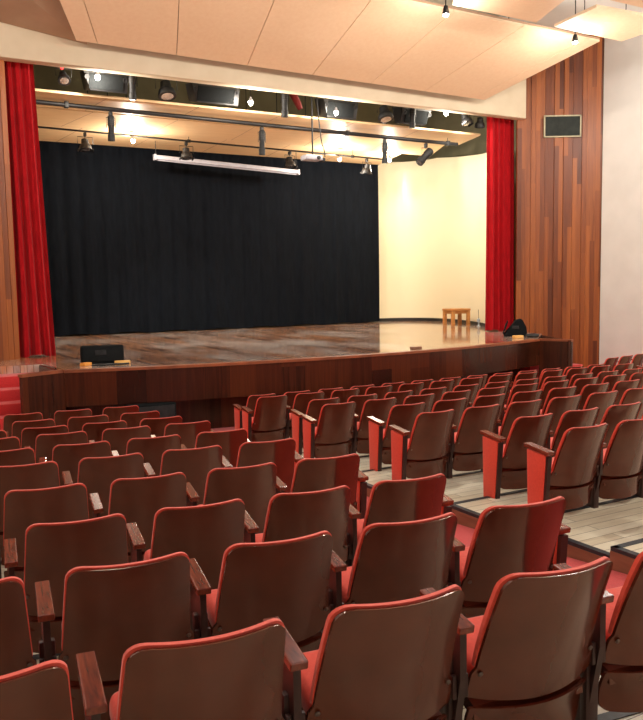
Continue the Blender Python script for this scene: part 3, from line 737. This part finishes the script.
tag(finish(bm, 'red_cloth', 'redcloth'), 'red cloth hanging from the pipe beside a barrel spotlight', 'cloth')

# ------------------------------------------------------------------ things on the stage
def wedge_monitor(x, y, rz, w, d, h, label, side=False):
    t = thing('stage_monitor', label, 'loudspeaker', (x,y,ZS), math.radians(rz))
    bm = bmesh.new(); prof = [(-d/2,.02),(-d/2+.03,0),(d/2-.03,0),(d/2,.03),(d/2-.04,h*.62),(d/2-.12,h-.03),(d/2-.16,h),(-d/2+.17,h),(-d/2+.13,h-.02)]
    if side: prof = [(-d/2,.03),(-d/2+.02,0),(d/2-.03,0),(d/2,.04),(d/2-.02,h*.55),(d*.30,h-.02),(d*.22,h),(d*.02,h-.03)]
    a = [bm.verts.new((-w/2,p[0],p[1])) for p in prof]; b = [bm.verts.new((w/2,p[0],p[1])) for p in prof]
    bm.faces.new(a); bm.faces.new(b[::-1])
    for i in range(len(prof)): bm.faces.new((a[i],b[i],b[(i+1)%len(prof)],a[(i+1)%len(prof)]))
    bmesh.ops.bevel(bm, geom=bm.edges[:], offset=.03 if not side else .012, segments=4, profile=.5, affect='EDGES'); finish(bm, 'cabinet', 'blackmatte', t)
    # speaker front grille on the sloping face turned to the performer
    for s in (-1, 1):
        bm = bmesh.new(); box(bm, s*w*.5-.012, s*w*.5+.012, -.07, .07, h*.45, h*.62, bev=.008); finish(bm, 'handle', 'black', t)
    bm = bmesh.new(); mt = Matrix.Translation((0, -d/2+.065, h*.5)) @ Rx(math.degrees(math.atan2(-.13, h))*1.0)
    box(bm, -w*.44, w*.44, -.03, -.012, -h*.40, h*.40, bev=.005, mtx=mt); finish(bm, 'front_grille', 'blackmatte', t)
    bm = bmesh.new(); box(bm, -w*.17, w*.08, -.045, -.028, -h*.05, h*.24, bev=.006, mtx=mt); finish(bm, 'connector_plate', 'steel', t)
    return t
wedge_monitor(2.98, 12.62, -10, .66, .42, .29, 'black wedge stage monitor on the stage edge near the left curtain')
wedge_monitor(12.05, 12.95, 230, .36, .50, .38, 'black wedge stage monitor at the right front corner of the stage', True)
def block(name, x, y, z, sx, sy, sz, rz, mat, label, cat):
    bm = bmesh.new(); box(bm, -sx/2, sx/2, -sy/2, sy/2, 0, sz, bev=min(sx,sy,sz)*.15)
    o = finish(bm, name, mat); o.location = (x,y,z); o.rotation_euler = (0,0,math.radians(rz)); return tag(o, label, cat)
block('wooden_wedge', 2.66, 12.35, ZS, .17, .10, .05, 40, 'orange', 'orange wooden wedge left of the left stage monitor', 'wedge')
block('wooden_wedge', 3.22, 12.32, ZS, .24, .08, .05, -8, 'yellow', 'yellow wooden block in front of the left stage monitor', 'wedge')
block('wooden_wedge', 11.62, 12.40, ZS, .22, .10, .06, -10, 'yellow', 'yellow wooden block before the right stage monitor', 'wedge')
block('small_box', 8.27, 11.42, ZS+.005, .20, .10, .055, -3, 'riser', 'small brown box on the lip of the stage', 'box')
bm = bmesh.new(); lathe(bm, [(.05,0),(.12,.0),(.15,.04),(.13,.075),(.06,.08),(.045,.03)], n=20)
o = finish(bm, 'cable_coil', 'black'); o.location = (12.05,12.42,ZS); tag(o, 'coil of black cable beside the right stage monitor', 'cable')
bm = bmesh.new(); pts = [(2.72+.05*i, 12.20+.02*math.sin(i*1.3)-.01*i, ZS+.018) for i in range(12)]
tube(bm, pts, .016, n=8); tag(finish(bm, 'cable', 'black'), 'black cable lying in front of the left stage monitor', 'cable')
# stool
t = thing('wooden_stool', 'honey wood square stool standing before the cream stage wall', 'stool', (13.84,17.2,ZS), math.radians(-6))
bm = bmesh.new(); box(bm, -.30,.30,-.26,.26,.42,.48, bev=.01); finish(bm, 'seat', 'stool', t)
for sx in (-1,1):
    for sy in (-1,1):
        bm = bmesh.new(); box(bm, *(sorted((sx*.29,sx*.20))), *(sorted((sy*.25,sy*.17))), 0, .42, bev=.006); finish(bm, 'leg', 'stool', t)
bm = bmesh.new()
for sy in (-.22,.20): box(bm, -.20,.20,sy,sy+.02,.34,.42)
for sx in (-.27,.25): box(bm, sx,sx+.02,-.17,.17,.34,.42)
finish(bm, 'apron_rail', 'stool', t, smooth=False)
t = thing('floor_lamp', 'tiny pale lamp on the stage floor beside the right curtain', 'lamp', (14.0,16.45,ZS))
bm = bmesh.new(); lathe(bm, [(.05,0),(.05,.02),(.02,.03),(.018,.12),(.05,.13),(.045,.20),(.02,.22)], n=14); finish(bm, 'body', 'bluelamp', t)
bm = bmesh.new(); tube(bm, [(0,0,.21),(-.01,0,.46)], .006, n=6); finish(bm, 'stem', 'steel', t)
# subwoofer in the apron recess
t = thing('subwoofer', 'black subwoofer box on the floor under the stage apron', 'loudspeaker', (3.42,11.58,-2.26))
bm = bmesh.new(); box(bm, -.35,.35,-.2,.2,0,.53, bev=.015); finish(bm, 'cabinet', 'blackmatte', t)
bm = bmesh.new(); box(bm, -.32,.32,-.215,-.198,.03,.50, bev=.005); finish(bm, 'front_grille', 'steel', t)

# ------------------------------------------------------------------ hall lamps
def hall_lamp(x, y, z, power, label, spot=False, col=(1,.92,.82)):
    t = thing('pendant_spotlight', label, 'lamp', (x,y,z), 0, 'hall lamps under the ceiling')
    bm = bmesh.new(); lathe(bm, [(.055,-.02),(.06,.0),(.045,.08),(.03,.12)], n=16); finish(bm, 'lamp_shade', 'black', t)
    bm = bmesh.new(); lathe(bm, [(.02,-.055),(.045,-.04),(.05,-.018)], n=16); finish(bm, 'bulb', 'bulb', t)
    bm = bmesh.new(); tube(bm, [(0,0,.11),(0,0,6.5-z)], .01, n=6); finish(bm, 'rod', 'black', t)
    l = bpy.data.lights.new('lamp_light', 'POINT'); l.energy = power; l.shadow_soft_size = .12; l.color = col
    lo = bpy.data.objects.new('lamp_light', l); COL.objects.link(lo); lo.parent = t; lo.location = (0,0,-.2)
PH = 170
hall_lamp(8.47, 10.8, 4.49, PH*.35, 'lit lamp hanging between the big reflector and the top edge reflector')
hall_lamp(11.80, 11.1, 4.56, PH*.35, 'lit lamp hanging at the corner of the big reflector by the wooden wall')
for i, (x, y, z, p) in enumerate(((.3,5.0,4.2,.5),(4.6,6.6,4.4,1.3),(9.3,6.4,4.5,1.6),(13.6,6.2,4.5,1.3),(1.0,0.2,4.2,.2),(6.2,1.8,4.2,1.6),(11.5,1.5,4.2,1.3),(3.4,-3,4.2,.5),(9.5,-3,4.2,1.))):  # unseen lamps added to light the seats and reflectors
    hall_lamp(x, y, z, PH*p, 'added lamp out of view over the seats, lighting the hall')
hall_lamp(.1, 9.4, 4.2, PH*.7, 'added lamp out of view, brightening the left steps and wooden wall')  # added outside the frame to brighten the left wood and steps
hall_lamp(13.9, 9.0, 4.4, PH*.8, 'added lamp out of view, brightening the right wooden wall')  # its counterpart, added out of frame for the right side

# world: nothing but a trace of light, the hall is closed
w = bpy.data.worlds.new('World'); S.world = w; w.use_nodes = True
w.node_tree.nodes['Background'].inputs[0].default_value = (.5,.45,.4,1); w.node_tree.nodes['Background'].inputs[1].default_value = .05

# ------------------------------------------------------------------ camera
cd = bpy.data.cameras.new('camera'); cam = bpy.data.objects.new('camera', cd); COL.objects.link(cam); S.camera = cam
F_PX, YAW, PIT, ROL = 782.262, -.506, .095, -.017
cy_, sy_, cp_, sp_ = math.cos(YAW), math.sin(YAW), math.cos(PIT), math.sin(PIT)
Fv = Vector((-sy_*cp_, cy_*cp_, -sp_)); Rv = Vector((cy_, sy_, 0)); Uv = Rv.cross(Fv)
R2 = Rv*math.cos(ROL) + Uv*math.sin(ROL); U2 = -Rv*math.sin(ROL) + Uv*math.cos(ROL)
mt = Matrix((R2, U2, -Fv)).transposed().to_4x4()
cam.matrix_world = mt
cd.sensor_fit = 'HORIZONTAL'; cd.sensor_width = 36; cd.lens = F_PX*36/643; cd.clip_start = .05; cd.clip_end = 100

for o in list(COL.objects):
    if o.parent is None: o.location.z += ZO

S.view_settings.view_transform = 'Standard'; S.view_settings.look = 'None'; S.view_settings.gamma = 1
S.view_settings.use_curve_mapping = False; S.view_settings.exposure = 0.2
S.cycles.use_denoising = True
S.cycles.max_bounces = 8; S.cycles.diffuse_bounces = 5
S.cycles.sample_clamp_indirect = 6
